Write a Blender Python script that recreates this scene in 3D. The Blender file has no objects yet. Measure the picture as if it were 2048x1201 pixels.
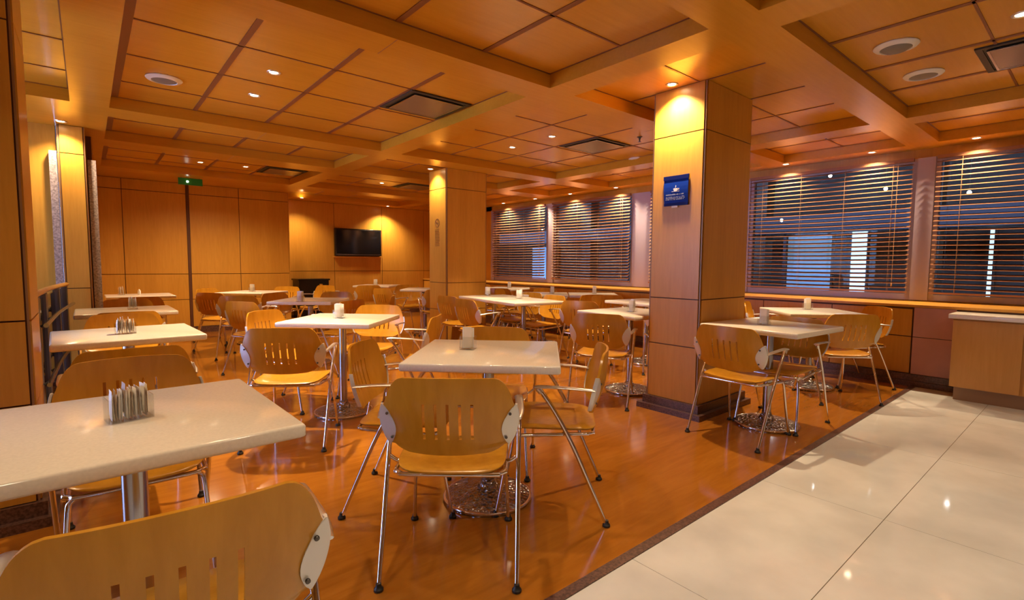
import bpy, math, random
from mathutils import Vector, Matrix
random.seed(7)
R = math.radians
sc = bpy.context.scene
COL = sc.collection

# ------------------------------------------------------------------ materials
def mat(name):
    m = bpy.data.materials.new(name); m.use_nodes = True
    return m, m.node_tree, m.node_tree.nodes['Principled BSDF']
def plain(name, col, rough=.5, metal=0., coat=0., noise=0., nscale=12., spec=.5):
    m, t, b = mat(name)
    b.inputs['Base Color'].default_value = (*col, 1)
    b.inputs['Roughness'].default_value = rough
    b.inputs['Metallic'].default_value = metal
    b.inputs['Coat Weight'].default_value = coat
    b.inputs['Specular IOR Level'].default_value = spec
    if noise:
        tc = t.nodes.new('ShaderNodeTexCoord'); n = t.nodes.new('ShaderNodeTexNoise')
        n.inputs['Scale'].default_value = nscale; n.inputs['Detail'].default_value = 4
        r = t.nodes.new('ShaderNodeValToRGB')
        r.color_ramp.elements[0].position = .35; r.color_ramp.elements[1].position = .65
        r.color_ramp.elements[0].color = (*[c*(1-noise) for c in col], 1)
        r.color_ramp.elements[1].color = (*[min(1, c*(1+noise*.5)) for c in col], 1)
        t.links.new(tc.outputs['Object'], n.inputs['Vector']); t.links.new(n.outputs['Fac'], r.inputs[0])
        t.links.new(r.outputs[0], b.inputs['Base Color'])
    return m
def wood(name, a, bcol, scale=(9, 9, .7), rough=.32, coat=.0, big=.5, spec=.5, crough=.08):
    m, t, b = mat(name)
    tc = t.nodes.new('ShaderNodeTexCoord'); mp = t.nodes.new('ShaderNodeMapping')
    mp.inputs['Scale'].default_value = scale
    n = t.nodes.new('ShaderNodeTexNoise'); n.inputs['Scale'].default_value = 6; n.inputs['Detail'].default_value = 8
    n.inputs['Roughness'].default_value = .65; n.inputs['Distortion'].default_value = .4
    n2 = t.nodes.new('ShaderNodeTexNoise'); n2.inputs['Scale'].default_value = big; n2.inputs['Detail'].default_value = 2
    mx = t.nodes.new('ShaderNodeMath'); mx.operation = 'ADD'
    ml = t.nodes.new('ShaderNodeMath'); ml.operation = 'MULTIPLY'; ml.inputs[1].default_value = .5
    r = t.nodes.new('ShaderNodeValToRGB')
    r.color_ramp.elements[0].position = .35; r.color_ramp.elements[1].position = .68
    r.color_ramp.elements[0].color = (*a, 1); r.color_ramp.elements[1].color = (*bcol, 1)
    L = t.links.new
    L(tc.outputs['Object'], mp.inputs['Vector']); L(mp.outputs[0], n.inputs['Vector']); L(mp.outputs[0], n2.inputs['Vector'])
    L(n.outputs['Fac'], mx.inputs[0]); L(n2.outputs['Fac'], mx.inputs[1]); L(mx.outputs[0], ml.inputs[0])
    L(ml.outputs[0], r.inputs[0]); L(r.outputs[0], b.inputs['Base Color'])
    b.inputs['Roughness'].default_value = rough; b.inputs['Coat Weight'].default_value = coat
    b.inputs['Coat Roughness'].default_value = crough; b.inputs['Specular IOR Level'].default_value = spec
    return m
def emit(name, col, s):
    m, t, b = mat(name)
    b.inputs['Base Color'].default_value = (*col, 1)
    b.inputs['Emission Color'].default_value = (*col, 1); b.inputs['Emission Strength'].default_value = s
    return m
def glassy(name, tint=(1, 1, 1), refl=.0, rough=.02, base=.04):
    m, t, b = mat(name)
    for n in list(t.nodes):
        if n.type != 'OUTPUT_MATERIAL': t.nodes.remove(n)
    out = [n for n in t.nodes if n.type == 'OUTPUT_MATERIAL'][0]
    tr = t.nodes.new('ShaderNodeBsdfTransparent'); tr.inputs[0].default_value = (*tint, 1)
    gl = t.nodes.new('ShaderNodeBsdfGlossy'); gl.inputs['Roughness'].default_value = rough
    lw = t.nodes.new('ShaderNodeLayerWeight'); lw.inputs[0].default_value = .5
    fr = t.nodes.new('ShaderNodeMath'); fr.operation = 'POWER'; fr.inputs[1].default_value = 4.
    sc_ = t.nodes.new('ShaderNodeMath'); sc_.operation = 'MULTIPLY_ADD'; sc_.inputs[1].default_value = .8; sc_.inputs[2].default_value = base
    ad = t.nodes.new('ShaderNodeMath'); ad.operation = 'ADD'; ad.inputs[1].default_value = refl; ad.use_clamp = True
    mx = t.nodes.new('ShaderNodeMixShader')
    L = t.links.new
    L(lw.outputs['Facing'], fr.inputs[0]); L(fr.outputs[0], sc_.inputs[0]); L(sc_.outputs[0], ad.inputs[0]); L(ad.outputs[0], mx.inputs[0]); L(tr.outputs[0], mx.inputs[1]); L(gl.outputs[0], mx.inputs[2]); L(mx.outputs[0], out.inputs[0])
    return m

WA, WB = (.53, .255, .030), (.67, .345, .052)
M = {}
M['veneer'] = wood('wall_veneer', WA, WB, (7, 7, .5), rough=.38, coat=.16, crough=.22, spec=.4)
M['counterwood'] = wood('counter_laminate', (.48, .235, .05), (.58, .30, .075), (7, 7, .5), rough=.5)
M['ceil'] = wood('ceiling_veneer', (.53, .245, .016), (.63, .305, .024), (.5, 6, 6), rough=.26)
M['gap'] = plain('dark_joint', (.10, .032, .010), .6)
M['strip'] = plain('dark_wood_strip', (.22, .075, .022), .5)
M['chairwood'] = wood('chair_plywood', (.48, .215, .014), (.60, .290, .024), (6, 6, 1.2), rough=.24, big=1.5)
M['floorwood'] = wood('floor_laminate', (.30, .100, .009), (.45, .172, .020), (.55, 4.0, 1), rough=.13, coat=.25, big=.9)
M['tile'] = plain('cream_tile', (.68, .69, .68), .055, noise=.13, nscale=2.6)
M['grout'] = plain('grout', (.22, .16, .10), .8)
M['stone'] = plain('brown_granite', (.13, .065, .05), .3, noise=.55, nscale=90)
M['marble'] = plain('grey_speckled_marble', (.42, .36, .36), .25, noise=.4, nscale=60)
M['top'] = plain('cream_solid_surface', (.80, .76, .68), .14, noise=.05, nscale=120)
M['chrome'] = plain('chrome', (.82, .80, .78), .12, 1.)
M['pole'] = plain('brushed_steel', (.46, .46, .48), .20, 1.)
M['bead'] = plain('bronze_bead', (.34, .19, .10), .4, .3)
M['alu'] = plain('cast_aluminium', (.78, .77, .76), .32, 1.)
M['plate'] = plain('painted_aluminium', (.72, .72, .70), .35, .35)
M['rubber'] = plain('black_rubber', (.012, .012, .012), .5)
M['screw'] = plain('dark_screw', (.12, .11, .10), .3, 1.)
M['black'] = plain('black_plastic', (.008, .008, .009), .25)
M['screen'] = plain('tv_screen', (.004, .004, .005), .08)
M['mauve'] = plain('mauve_painted_metal', (.42, .36, .47), .35)
M['mauvepanel'] = plain('pinkish_panel', (.50, .26, .25), .4, noise=.12, nscale=3)
M['blind'] = plain('brown_wood_slat', (.29, .135, .07), .40, spec=.3)
M['cord'] = plain('blind_cord', (.45, .25, .12), .7)
M['paper'] = plain('white_paper', (.92, .92, .94), .6)
M['paper2'] = plain('cream_paper', (.84, .78, .68), .6)
M['paperink'] = plain('brown_printed_paper', (.50, .38, .30), .6)
M['acrylic'] = glassy('clear_acrylic', (.98, .985, .98), .02)
M['glass'] = glassy('window_glass', (.75, .78, .80), .0, base=.012)
M['dglass'] = glassy('dark_divider_glass', (.16, .18, .22), .12)
M['greypanel'] = plain('grey_metal_panel', (.13, .12, .12), .35, .5)
M['lamp'] = emit('lamp_glow', (1, .80, .52), 40)
M['lampring'] = plain('lamp_ring', (.75, .68, .60), .3, .8)
M['white'] = plain('white_plastic', (.78, .76, .74), .45)
M['grille'] = plain('speaker_mesh', (.20, .18, .16), .5)
M['ventdark'] = plain('vent_dark_frame', (.03, .026, .022), .5)
M['ventplate'] = plain('vent_brushed_plate', (.30, .25, .20), .28, .7)
M['blue'] = plain('blue_banner', (.003, .035, .34), .5, spec=.15)
M['bluedk'] = plain('dark_blue_banner', (.004, .012, .15), .5, spec=.15)
M['bluetext'] = plain('pale_lettering', (.35, .42, .62), .5)
M['ink'] = plain('dark_ink', (.16, .06, .02), .5)
M['exit'] = emit('exit_green', (.01, .13, .015), .12)
M['exitlamp'] = emit('exit_lamp', (.9, 1, .85), 9)
M['mall'] = plain('mall_wall', (.07, .042, .022), .6)
M['mallband'] = plain('mall_band', (.055, .042, .05), .5)
M['mallfloor'] = plain('mall_floor', (.06, .05, .05), .3)
M['lit'] = emit('lit_shop_window', (.30, .50, .72), .55)
M['lit2'] = emit('bright_shop_window', (.62, .86, 1.0), 2.2)
M['lit3'] = emit('warm_shop_light', (1, .60, .18), .8)
M['litlamp'] = emit('mall_lamp', (1, .97, .9), 30)
M['board'] = plain('plain_ply', (.30, .18, .10), .6)

# ------------------------------------------------------------------ mesh builder
class MB:
    def __init__(s): s.v = []; s.f = []; s.m = []
    def add(s, vs, fs, mi=0, tf=None):
        o = len(s.v)
        s.v += [tuple(tf @ Vector(v)) if tf is not None else tuple(v) for v in vs]
        s.f += [tuple(i+o for i in f) for f in fs]; s.m += [mi]*len(fs)
        return s
    def box(s, x0, x1, y0, y1, z0, z1, mi=0, tf=None, bev=0.):
        if x0 > x1: x0, x1 = x1, x0
        if y0 > y1: y0, y1 = y1, y0
        if z0 > z1: z0, z1 = z1, z0
        if bev <= 0:
            vs = [(x, y, z) for z in (z0, z1) for y in (y0, y1) for x in (x0, x1)]
            return s.add(vs, [(0, 2, 3, 1), (4, 5, 7, 6), (0, 1, 5, 4), (2, 6, 7, 3), (0, 4, 6, 2), (1, 3, 7, 5)], mi, tf)
        b = bev; c = b*.35
        rings = []
        def ring(i, z):
            x0_, x1_, y0_, y1_ = x0+i, x1-i, y0+i, y1-i
            k = b
            pts = []
            for (cx, cy, a0) in ((x1_-k, y1_-k, 0), (x0_+k, y1_-k, 90), (x0_+k, y0_+k, 180), (x1_-k, y0_+k, 270)):
                for j in range(4):
                    a = R(a0+30*j); pts.append((cx+k*math.cos(a), cy+k*math.sin(a), z))
            return pts
        for i, z in ((b, z0), (c, z0+c), (0, z0+b), (0, z1-b), (c, z1-c), (b, z1)): rings.append(ring(i, z))
        return s.loft(rings, True, True, mi, tf)
    def loft(s, rings, cap0=True, cap1=True, mi=0, tf=None):
        n = len(rings[0]); vs = [p for r in rings for p in r]; fs = []
        for i in range(len(rings)-1):
            for j in range(n):
                k = (j+1) % n
                fs.append((i*n+j, i*n+k, (i+1)*n+k, (i+1)*n+j))
        if cap0: fs.append(tuple(reversed(range(n))))
        if cap1: fs.append(tuple((len(rings)-1)*n+j for j in range(n)))
        return s.add(vs, fs, mi, tf)
    def tube(s, pts, r, n=8, closed=False, mi=0, sub=4, tf=None, flat=None):
        P = [Vector(p) for p in pts]
        if sub > 1 and len(P) > 2:
            Q = []
            N = len(P)
            for i in range(N if closed else N-1):
                p0 = P[i-1] if (i > 0 or closed) else P[0]*2-P[1]
                p1 = P[i]; p2 = P[(i+1) % N]
                p3 = P[(i+2) % N] if (i+2 < N or closed) else P[-1]*2-P[-2]
                for k in range(sub):
                    t = k/sub
                    Q.append(.5*((2*p1)+(-p0+p2)*t+(2*p0-5*p1+4*p2-p3)*t*t+(-p0+3*p1-3*p2+p3)*t**3))
            if not closed: Q.append(P[-1])
            P = Q
        N = len(P); rings = []
        up = None
        for i, p in enumerate(P):
            a = P[i-1] if (i > 0 or closed) else P[i]; b = P[(i+1) % N] if (i < N-1 or closed) else P[i]
            d = (b-a).normalized()
            if up is None:
                up = Vector((0, 0, 1)) if abs(d.z) < .9 else Vector((1, 0, 0))
            e = d.cross(up).normalized(); up = e.cross(d).normalized()
            rr = r[0]+(r[1]-r[0])*i/(N-1) if isinstance(r, tuple) else r
            fx, fy = flat if flat else (1, 1)
            rings.append([tuple(p+e*rr*fx*math.cos(2*math.pi*j/n)+up*rr*fy*math.sin(2*math.pi*j/n)) for j in range(n)])
        if closed: rings.append(rings[0]); return s.loft(rings, False, False, mi, tf)
        return s.loft(rings, True, True, mi, tf)
    def lathe(s, prof, n=32, mi=0, tf=None, caps=(True, True)):
        rings = [[(r*math.cos(2*math.pi*j/n), r*math.sin(2*math.pi*j/n), z) for j in range(n)] for r, z in prof]
        return s.loft(rings, caps[0], caps[1], mi, tf)
    def mesh(s, name, mats, smooth=None):
        me = bpy.data.meshes.new(name); me.from_pydata(s.v, [], s.f)
        for m in (mats if isinstance(mats, (list, tuple)) else [mats]): me.materials.append(M[m])
        me.polygons.foreach_set('material_index', s.m)
        if smooth is not None:
            me.polygons.foreach_set('use_smooth', [True]*len(me.polygons)); me.update()
            me.set_sharp_from_angle(angle=R(smooth))
        me.update(); return me
    def build(s, name, mats, parent=None, smooth=None, **kw):
        return link(name, s.mesh(name, mats, smooth), parent, **kw)
def link(name, me, parent=None, loc=None, label=None, cat=None, group=None, kind=None):
    o = bpy.data.objects.new(name, me); COL.objects.link(o)
    if parent is not None: o.parent = parent
    if loc is not None: o.location = loc
    tag(o, label, cat, group, kind); return o
def tag(o, label=None, cat=None, group=None, kind=None):
    if label: o['label'] = label
    if cat: o['category'] = cat
    if group: o['group'] = group
    if kind: o['kind'] = kind
def thing(name, label, cat, loc=(0, 0, 0), rot=0, group=None):
    o = link(name, None, None, loc, label, cat, group); o.rotation_euler = (0, 0, rot); return o
KIDS = {}
def kids(o):
    return [c for c in COL.objects if c.parent == o]
def copy_tree(o, loc, rot, label, parent=None, cache={}):
    c = o.copy(); COL.objects.link(c)
    if parent is None:
        c.location = loc; c.rotation_euler = (0, 0, rot); c['label'] = label
    else: c.parent = parent
    if o.name not in cache: cache[o.name] = kids(o)
    for k in cache[o.name]: copy_tree(k, None, None, None, c)
    return c
def struct(mb, name, mats, smooth=None): return mb.build(name, mats, kind='structure', smooth=smooth)

# ------------------------------------------------------------------ room shell
HC, HT = 2.50, 2.60          # soffit and coffer heights
# floors
b = MB()
b.box(-4, 7.3, 1.245, 11.3, -.08, 0, 0)
struct(b, 'floor', ['floorwood'])
b = MB()
b.box(-4, 7.3, -4, 1.20, -.08, -.003, 1)
g = .0022
x = -4.33
while x < 6.4:
    y = .63
    rows = [(.63, 1.20), (.03, .63), (-.57, .03), (-1.17, -.57), (-1.77, -1.17), (-2.37, -1.77), (-2.97, -2.37), (-3.57, -2.97)]
    for (y0, y1) in rows:
        b.box(max(x, -4)+.0012, min(x+1.2, 7.3)-.0012, y0+g, y1-g*.5, -.0029, 0, 0)
    x += 1.2
struct(b, 'floor', ['tile', 'grout'])
b = MB(); b.box(-4, 7.3, 1.20, 1.245, -.08, .004); struct(b, 'trim_1', ['stone'])

# ceiling: a soffit grid with coffers
xs = [-4, -3.0, -1.7, -.05, .2, 2.66, 2.92, 5.52, 5.78, 6.78, 7.3]
ys = [-4, -2.9, -1.7, -1.4, -.05, 1.23, 1.50, 2.74, 3.0, 5.53, 5.87, 6.97, 7.37, 8.95, 9.35, 10.6, 11.3]
cx = {(-1.7, -.05), (.2, 2.66), (2.92, 5.52), (5.78, 6.78)}
cy = {(-2.9, -1.7), (-1.4, -.05), (-.05, 1.23), (1.50, 2.74), (3.0, 5.53), (5.87, 6.97), (7.37, 8.95), (9.35, 10.6)}
cy.discard((-.05, 1.23)); cy.add((-.05, 1.23)); cy.discard((-1.4, -.05)); cy.add((-1.4, -.05))
cells = []
def iscof(i, j):
    if i < 0 or j < 0 or i >= len(xs)-1 or j >= len(ys)-1: return False
    a = (xs[i], xs[i+1]); c = (ys[j], ys[j+1])
    if a == (.2, 2.66) and c == (9.35, 10.6): return False
    if a == (-1.7, -.05) and c[0] > 5.6: return False
    return a in cx and c in cy
b = MB()
for i in range(len(xs)-1):
    for j in range(len(ys)-1):
        x0, x1, y0, y1 = xs[i], xs[i+1], ys[j], ys[j+1]
        k = iscof(i, j); z = HT if k else HC
        if k: cells.append((x0, x1, y0, y1))
        b.box(x0, x1, y0, y1, z, 2.75, 0)
struct(b, 'ceiling', ['ceil'])
# shadow-gap strips between ceiling panels, plus a painted shade band in some coffers
b = MB()
for (x0, x1, y0, y1) in cells:
    wide = .036 if (x1 < 2.7 or y1 < 1.3) else .014
    # strips along y
    if x1-x0 > 2: xl = [x0+.62, x0+1.23, x0+1.85] if x0 < 1 else [x0+.70, x0+1.39, x0+2.03]
    elif x1-x0 > 1.3: xl = [x0+.8]
    else: xl = [x0+.52]
    for xx in xl: b.box(xx-wide/2, xx+wide/2, y0, y1, HT-.004, HT)
    if y1-y0 > 2: yl = [y0+.70, y0+1.35, y0+2.02]
    elif y1-y0 > 1.3: yl = [y0+.66, y0+1.22] if y1-y0 > 1.45 else [y0+.68]
    elif y1-y0 > 1.1: yl = [y0+.60]
    else: yl = [y0+.5]
    for yy in yl: b.box(x0, x1, yy-.007, yy+.007, HT-.004, HT)
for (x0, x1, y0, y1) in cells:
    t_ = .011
    if x0 == .2: b.box(x0+t_, x0+.062, y0+t_, y1-t_, HT-.006, HT)  # dark band painted in for the shade on the coffer's left side face
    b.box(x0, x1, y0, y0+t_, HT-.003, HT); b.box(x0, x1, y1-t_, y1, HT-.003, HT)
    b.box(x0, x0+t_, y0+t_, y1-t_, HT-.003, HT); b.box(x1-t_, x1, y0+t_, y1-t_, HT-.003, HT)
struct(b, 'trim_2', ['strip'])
# joint lines on the soffit beams
b = MB()
for (x, y0, y1) in ((1.43, 2.74, 3.0), (4.2, 2.74, 3.0), (4.2, 5.53, 5.87), (1.43, 5.53, 5.87), (1.43, 6.97, 7.37)):
    b.box(x-.002, x+.002, y0, y1, HC-.0006, HC)
struct(b, 'trim_3', ['strip'])

# panelled walls: veneer boards over a dark backing
def panels(b, axis, pos, depth, lo, hi, zs, us, gap=.010, face=1):
    """boards on a wall; axis 'x' = wall plane at x=pos running along y, 'y' = plane at y=pos; face = side the boards stick out to"""
    for i in range(len(us)-1):
        for j in range(len(zs)-1):
            u0, u1, z0, z1 = us[i]+gap/2, us[i+1]-gap/2, zs[j]+gap/2, zs[j+1]-gap/2
            if axis == 'y': b.box(u0, u1, pos, pos+face*depth, z0, z1, 0)
            else: b.box(pos, pos+face*depth, u0, u1, z0, z1, 0)
# back wall, nearer part (y=10) with corner return
b = MB()
b.box(-.2, 2.93, 10.012, 10.2, 0, HC, 1); b.box(2.75, 2.93, 10.2, 11.2, 0, HC, 1)
panels(b, 'y', 10.012, .012, 0, 0, [.10, .57, 1.0, 2.33, HC], [-.2, .46, 1.31], face=-1)
panels(b, 'y', 10.012, .012, 0, 0, [.10, .57, 1.0, 2.33, HC], [1.35, 2.10, 2.93], face=-1)
b.box(1.31, 1.35, 9.99, 10.012, 0, HC, 1)
panels(b, 'x', 2.93, .012, 0, 0, [.10, 1.0, 2.33, HC], [10.0, 10.95], face=1)
struct(b, 'wall_back', ['veneer', 'gap'])
# tv wall
b = MB()
b.box(2.75, 7.3, 11.012, 11.2, 0, HC, 1)
panels(b, 'y', 11.012, .012, 0, 0, [.10, 1.02, HC], [2.95, 4.17, 5.29, 6.4, 7.1], face=-1)
struct(b, 'wall_recess', ['veneer', 'gap'])
b = MB()
b.box(-.2, 2.93, 9.985, 10.0, 0, .10); b.box(2.94, 7.0, 10.98, 11.0, 0, .10)
struct(b, 'baseboard_back', ['stone'])
# left side wall behind the clad column
b = MB()
b.box(-.1, .088, 6.95, 10.0, 0, HC, 1)
panels(b, 'x', .088, .012, 0, 0, [.10, .57, 1.0, 2.33, HC], [6.95, 7.9, 8.9, 10.0])
b.box(-1.3, -.31, 6.95, 7.2, 0, HC, 1)
panels(b, 'y', 6.95, .012, 0, 0, [.10, 1.0, 2.33, HC], [-1.0, -.36], face=-1)
struct(b, 'wall_left', ['veneer', 'gap'])

# window wall (x = 7.1), bench wall with sill in front of it
WX = 7.10
b = MB()
b.box(6.4, 7.25, -4, 11.0, 0, .80, 1)                                    # bench body behind the boards
ulist = [1.27, 2.0, 2.75, 3.5, 4.3, 5.1, 5.9, 6.7, 7.5, 8.3, 9.1, 10.0, 10.98]
panels(b, 'x', 6.4, .012, 0, 0, [.12, .50, .785], ulist, face=-1)
panels(b, 'x', 6.4, .012, 0, 0, [.12, .50, .785], [-4, -3, -2, -1, -.1, .93], face=-1)
b.box(6.37, 7.06, -4, 11.0, .80, .825, 0)                                 # sill board
b.box(WX, WX+.2, -4, 11.0, HC-.10, HC, 0)                                 # head board above the glass
b.box(WX, WX+.2, -4, 11.0, .80, .84, 0)
b.box(WX, WX+.2, 9.15, 11.0, .84, HC, 0)
struct(b, 'wall_right', ['veneer', 'gap'])
b = MB(); panels(b, 'x', 6.385, .02, 0, 0, [.12, .50, .80], [.93, 1.26], gap=.006, face=-1)
struct(b, 'trim_4', ['mauvepanel'])
b = MB(); b.box(6.35, 6.39, -4, 11.0, 0, .12); b.box(6.33, 6.36, -4, 11.0, 0, .055)
struct(b, 'baseboard_right', ['stone'])
# window mullions
b = MB()
for (y0, y1) in ((1.29, 1.45), (3.28, 3.38), (4.88, 5.24), (7.13, 7.30), (9.02, 9.13), (-1.0, -.84), (-3.2, -3.04)):
    b.box(WX-.04, WX+.12, y0, y1, .84, HC-.10)
struct(b, 'trim_5', ['mauve'])
WINS = [(7.30, 9.02), (5.24, 7.13), (3.38, 4.88), (1.45, 3.28), (-.84, 1.29), (-3.04, -1.0)]
for i, (y0, y1) in enumerate(WINS):
    b = MB(); x0, x1 = WX-.02, WX+.05
    z0, z1 = .84, HC-.10; t = .045
    b.box(x0, x1, y0, y1, z0, z0+t*1.4); b.box(x0, x1, y0, y1, z1-t, z1)
    b.box(x0, x1, y0, y0+t, z0+t*1.4, z1-t); b.box(x0, x1, y1-t, y1, z0+t*1.4, z1-t)
    fr = struct(b, 'window_%d' % (i+1), ['mauve'])
    b = MB(); b.box(WX+.012, WX+.018, y0+t, y1-t, z0+t*1.4, z1-t)
    b.build('window_glass', ['glass'], fr)

# blinds
def blind(y0, y1, label, pitch=.052, tilt=22):
    o = thing('venetian_blind', label, 'blind', (WX-.085, (y0+y1)/2, HC-.10), 0, 'brown venetian blinds along the window wall')
    w = (y1-y0)/2-.02
    b = MB(); b.box(-.022, .022, -w, w, -.035, 0); b.build('headrail', ['blind'], o)
    b = MB(); z = -.07; k = 0
    while z > -1.44:
        ny = 12; hw = .024; a = R(tilt)
        top = []; bot = []
        for iy in range(ny+1):
            y = -w+2*w*iy/ny
            sag = .010*math.sin(math.pi*(iy/ny))*min(1, k/12.)
            for (sx, cz) in ((-1, 0), (0, .003), (1, 0)):
                top.append((sx*hw*math.cos(a), y, z-sag+sx*hw*math.sin(a)+cz+.0013))
                bot.append((sx*hw*math.cos(a), y, z-sag+sx*hw*math.sin(a)+cz-.0013))
        n = len(top); fs = []
        for iy in range(ny):
            for s_ in range(2):
                a0 = iy*3+s_; fs.append((a0, a0+1, a0+4, a0+3)); fs.append((n+a0, n+a0+3, n+a0+4, n+a0+1))
            fs.append((iy*3, iy*3+3, n+iy*3+3, n+iy*3)); fs.append((iy*3+2, n+iy*3+2, n+iy*3+5, iy*3+5))
        b.add(top+bot, fs); z -= pitch; k += 1
    b.build('slats', ['blind'], o, smooth=30)
    b = MB(); b.box(-.022, .022, -w, w, z-.012, z+.008); b.build('bottom_rail', ['blind'], o)
    for f in (-.8, -.27, .27, .8):
        b = MB()
        for sx in (-.024, .024): b.tube([(sx, f*w, -.03), (sx, f*w, z)], .0016, 5, sub=1)
        b.build('ladder_cord', ['cord'], o)
    b = MB(); b.tube([(-.03, -.85*w, -.03), (-.032, -.85*w, -1.38)], .0022, 5, sub=1); b.lathe([(.002, 0), (.009, .012), (.006, .035), (.002, .045)], 8, tf=Matrix.Translation((-.032, -.85*w, -1.42)))
    b.build('pull_cord', ['cord'], o, smooth=40)
    return o
BL = ['brown slatted blind in the farthest window, beside the back corner', 'brown slatted blind between the far window and the striped columns, strongly lit by two lamps',
      'brown slatted blind just left of the near square column', 'brown slatted blind behind the table right of the near column',
      'brown slatted blind at the right edge, above the counter', 'brown slatted blind in the window beyond the counter, out of frame']
for (y0, y1), lb, tl in zip(WINS[:5], BL, (36, 40, 32, 22, 20)): blind(y0, y1, lb, tilt=tl)

# rest of the shell behind the camera: walls, glazed entrance on the left
b = MB()
b.box(-4, 7.3, -4.2, -4.0, 0, HC, 1); panels(b, 'y', -4.0, .012, 0, 0, [.1, 1.0, 2.33, HC], [-4, -2.5, -1, .5, 2, 3.5, 5, 6.4])
struct(b, 'wall_front', ['veneer', 'gap'])
b = MB()
b.box(-4.2, -4.0, -4.2, 3.7, 0, HC, 1); b.box(-4.2, -4, 3.7, 7.2, 2.42, HC, 1)
b.box(-4, -1.3, 7.0, 7.2, 0, HC, 1)
panels(b, 'x', -4.0, .012, 0, 0, [.1, 1.0, 2.33, HC], [-4, -2.5, -1, .5, 2, 3.7])
struct(b, 'wall_entrance', ['veneer', 'gap'])
b = MB()
for y in (3.7, 4.8, 5.9, 6.96): b.box(-4.12, -4.04, y, y+.04, 0, 2.42)
b.box(-4.12, -4.04, 3.7, 7.0, 2.38, 2.42)
struct(b, 'door_1', ['greypanel'])

# dim arcade outside the windows
b = MB()
b.box(7.35, 12.6, -8, 16, -.3, -.1, 2); b.box(12.5, 12.7, -8, 16, -.3, 4.2, 0); b.box(7.3, 12.7, -8.2, -8, -.3, 4.2, 0)
b.box(7.3, 12.7, 16, 16.2, -.3, 4.2, 0); b.box(7.3, 12.7, -8, 16, 4.0, 4.2, 0)
b.box(10.9, 11.2, -8, 16, 1.86, 2.22, 1)
for y in (1.9, 4.75, 6.8, 9.6): b.box(11.0, 11.35, y, y+.32, -.1, 4.0, 0)
for y in (.6, 4.35, 8.3): b.box(11.02, 11.08, y, y+.05, -.1, 1.86, 1)
struct(b, 'wall_arcade', ['mall', 'mallband', 'mallfloor'])
def pane(y0, y1, z0, z1, m, x=12.42, lb=''):
    b = MB(); b.box(x, x+.04, y0, y1, z0, z1); b.box(x-.02, x+.06, y0-.04, y0, z0, z1, 1); b.box(x-.02, x+.06, y1, y1+.04, z0, z1, 1)
    b.build('lit_shopfront', [m, 'mall'], None, label=lb, cat='shop window')
pane(3.95, 4.85, .25, 1.9, 'lit', lb='pale blue lit shopfront seen through the blind right of the near column')
pane(3.30, 3.58, .2, 1.95, 'lit2', lb='narrow bright cyan shopfront seen through the blind right of the near column')
pane(5.7, 5.85, .3, 1.7, 'lit', lb='thin blue lit strip at the left end of the blind right of the near column')
pane(.55, .78, -.05, 1.9, 'lit2', lb='narrow bright shopfront seen through the blind at the right edge')
pane(1.38, 1.44, .1, 1.9, 'lit2', lb='thin bright line of light seen through the blind above the counter')
pane(8.3, 9.2, .5, 1.7, 'lit', lb='blue lit shopfront seen through the blind left of the near column')
pane(12.3, 13.6, .2, 1.8, 'lit', lb='blue lit shopfront seen through the farthest window')
def bulb(p, lb, r=.028, m='litlamp'):
    b = MB(); b.lathe([(.002, -r), (r*.7, -r*.7), (r, 0), (r*.7, r*.7), (.01, r)], 12)
    o = b.build('pendant_lamp', [m], None, loc=p, label=lb, cat='lamp', smooth=60)
    b = MB(); b.tube([(0, 0, r), (0, 0, 4.0-p[2])], .004, 5, sub=1); b.build('cord', ['mall'], o)
for p, lb in (((9.6, 2.35, 2.42), 'white lamp beyond the glass near the wide window post'), ((9.9, 4.0, 2.05), 'small white lamp beyond the glass in the middle of the right blind'),
              ((9.5, 1.35, 2.25), 'white lamp beyond the glass just right of the wide window post'), ((11.2, 8.0, 2.6), 'white lamp beyond the glass of the strongly lit far blind'),
              ((11.0, 11.6, 2.3), 'small white lamp beyond the farthest window'), ((9.8, 3.2, 2.75), 'high white lamp beyond the glass above the bright cyan shopfront')):
    bulb(p, lb)
for p, lb in (((10.6, 1.75, .55), 'low amber lamp beyond the glass above the counter'), ((10.6, .85, .52), 'second low amber lamp beyond the glass at the right edge')):
    bulb(p, lb, .035, 'lit3')

# ------------------------------------------------------------------ columns
def column(x0, x1, y0, y1, label, zs, HC=HC):
    o = thing('square_column', label, 'column', ((x0+x1)/2, (y0+y1)/2, 0))
    hx, hy = (x1-x0)/2, (y1-y0)/2; g = .012
    b = MB(); b.box(-hx+.012, hx-.012, -hy+.012, hy-.012, 0, HC); b.build('core', ['gap'], o)
    for i in range(len(zs)-1):
        b = MB(); z0, z1 = zs[i]+.004, zs[i+1]-.004
        b.box(-hx+.02, hx-.02, -hy, -hy+.013, z0, z1); b.box(-hx+.02, hx-.02, hy-.013, hy, z0, z1)
        b.box(-hx, -hx+.013, -hy+.02, hy-.02, z0, z1); b.box(hx-.013, hx, -hy+.02, hy-.02, z0, z1)
        b.build('panel_band', ['veneer'], o)
    for sx in (-1, 1):
        for sy in (-1, 1):
            b = MB(); b.box(sx*(hx-.014), sx*(hx-.006), sy*(hy-.014), sy*(hy-.006), .1, HC)
            b.build('corner_bead', ['bead'], o)
    b = MB(); b.box(-hx-.02, hx+.02, -hy-.02, hy+.02, 0, .11); b.box(-hx-.055, hx+.055, -hy-.055, hy+.055, 0, .045)
    b.build('plinth', ['stone'], o)
    return o
column(3.61, 4.36, 2.03, 2.50, 'large square wood column in front of the windows, carrying the blue banner', [.11, .56, .94, 2.235, HT], HT)
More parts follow.
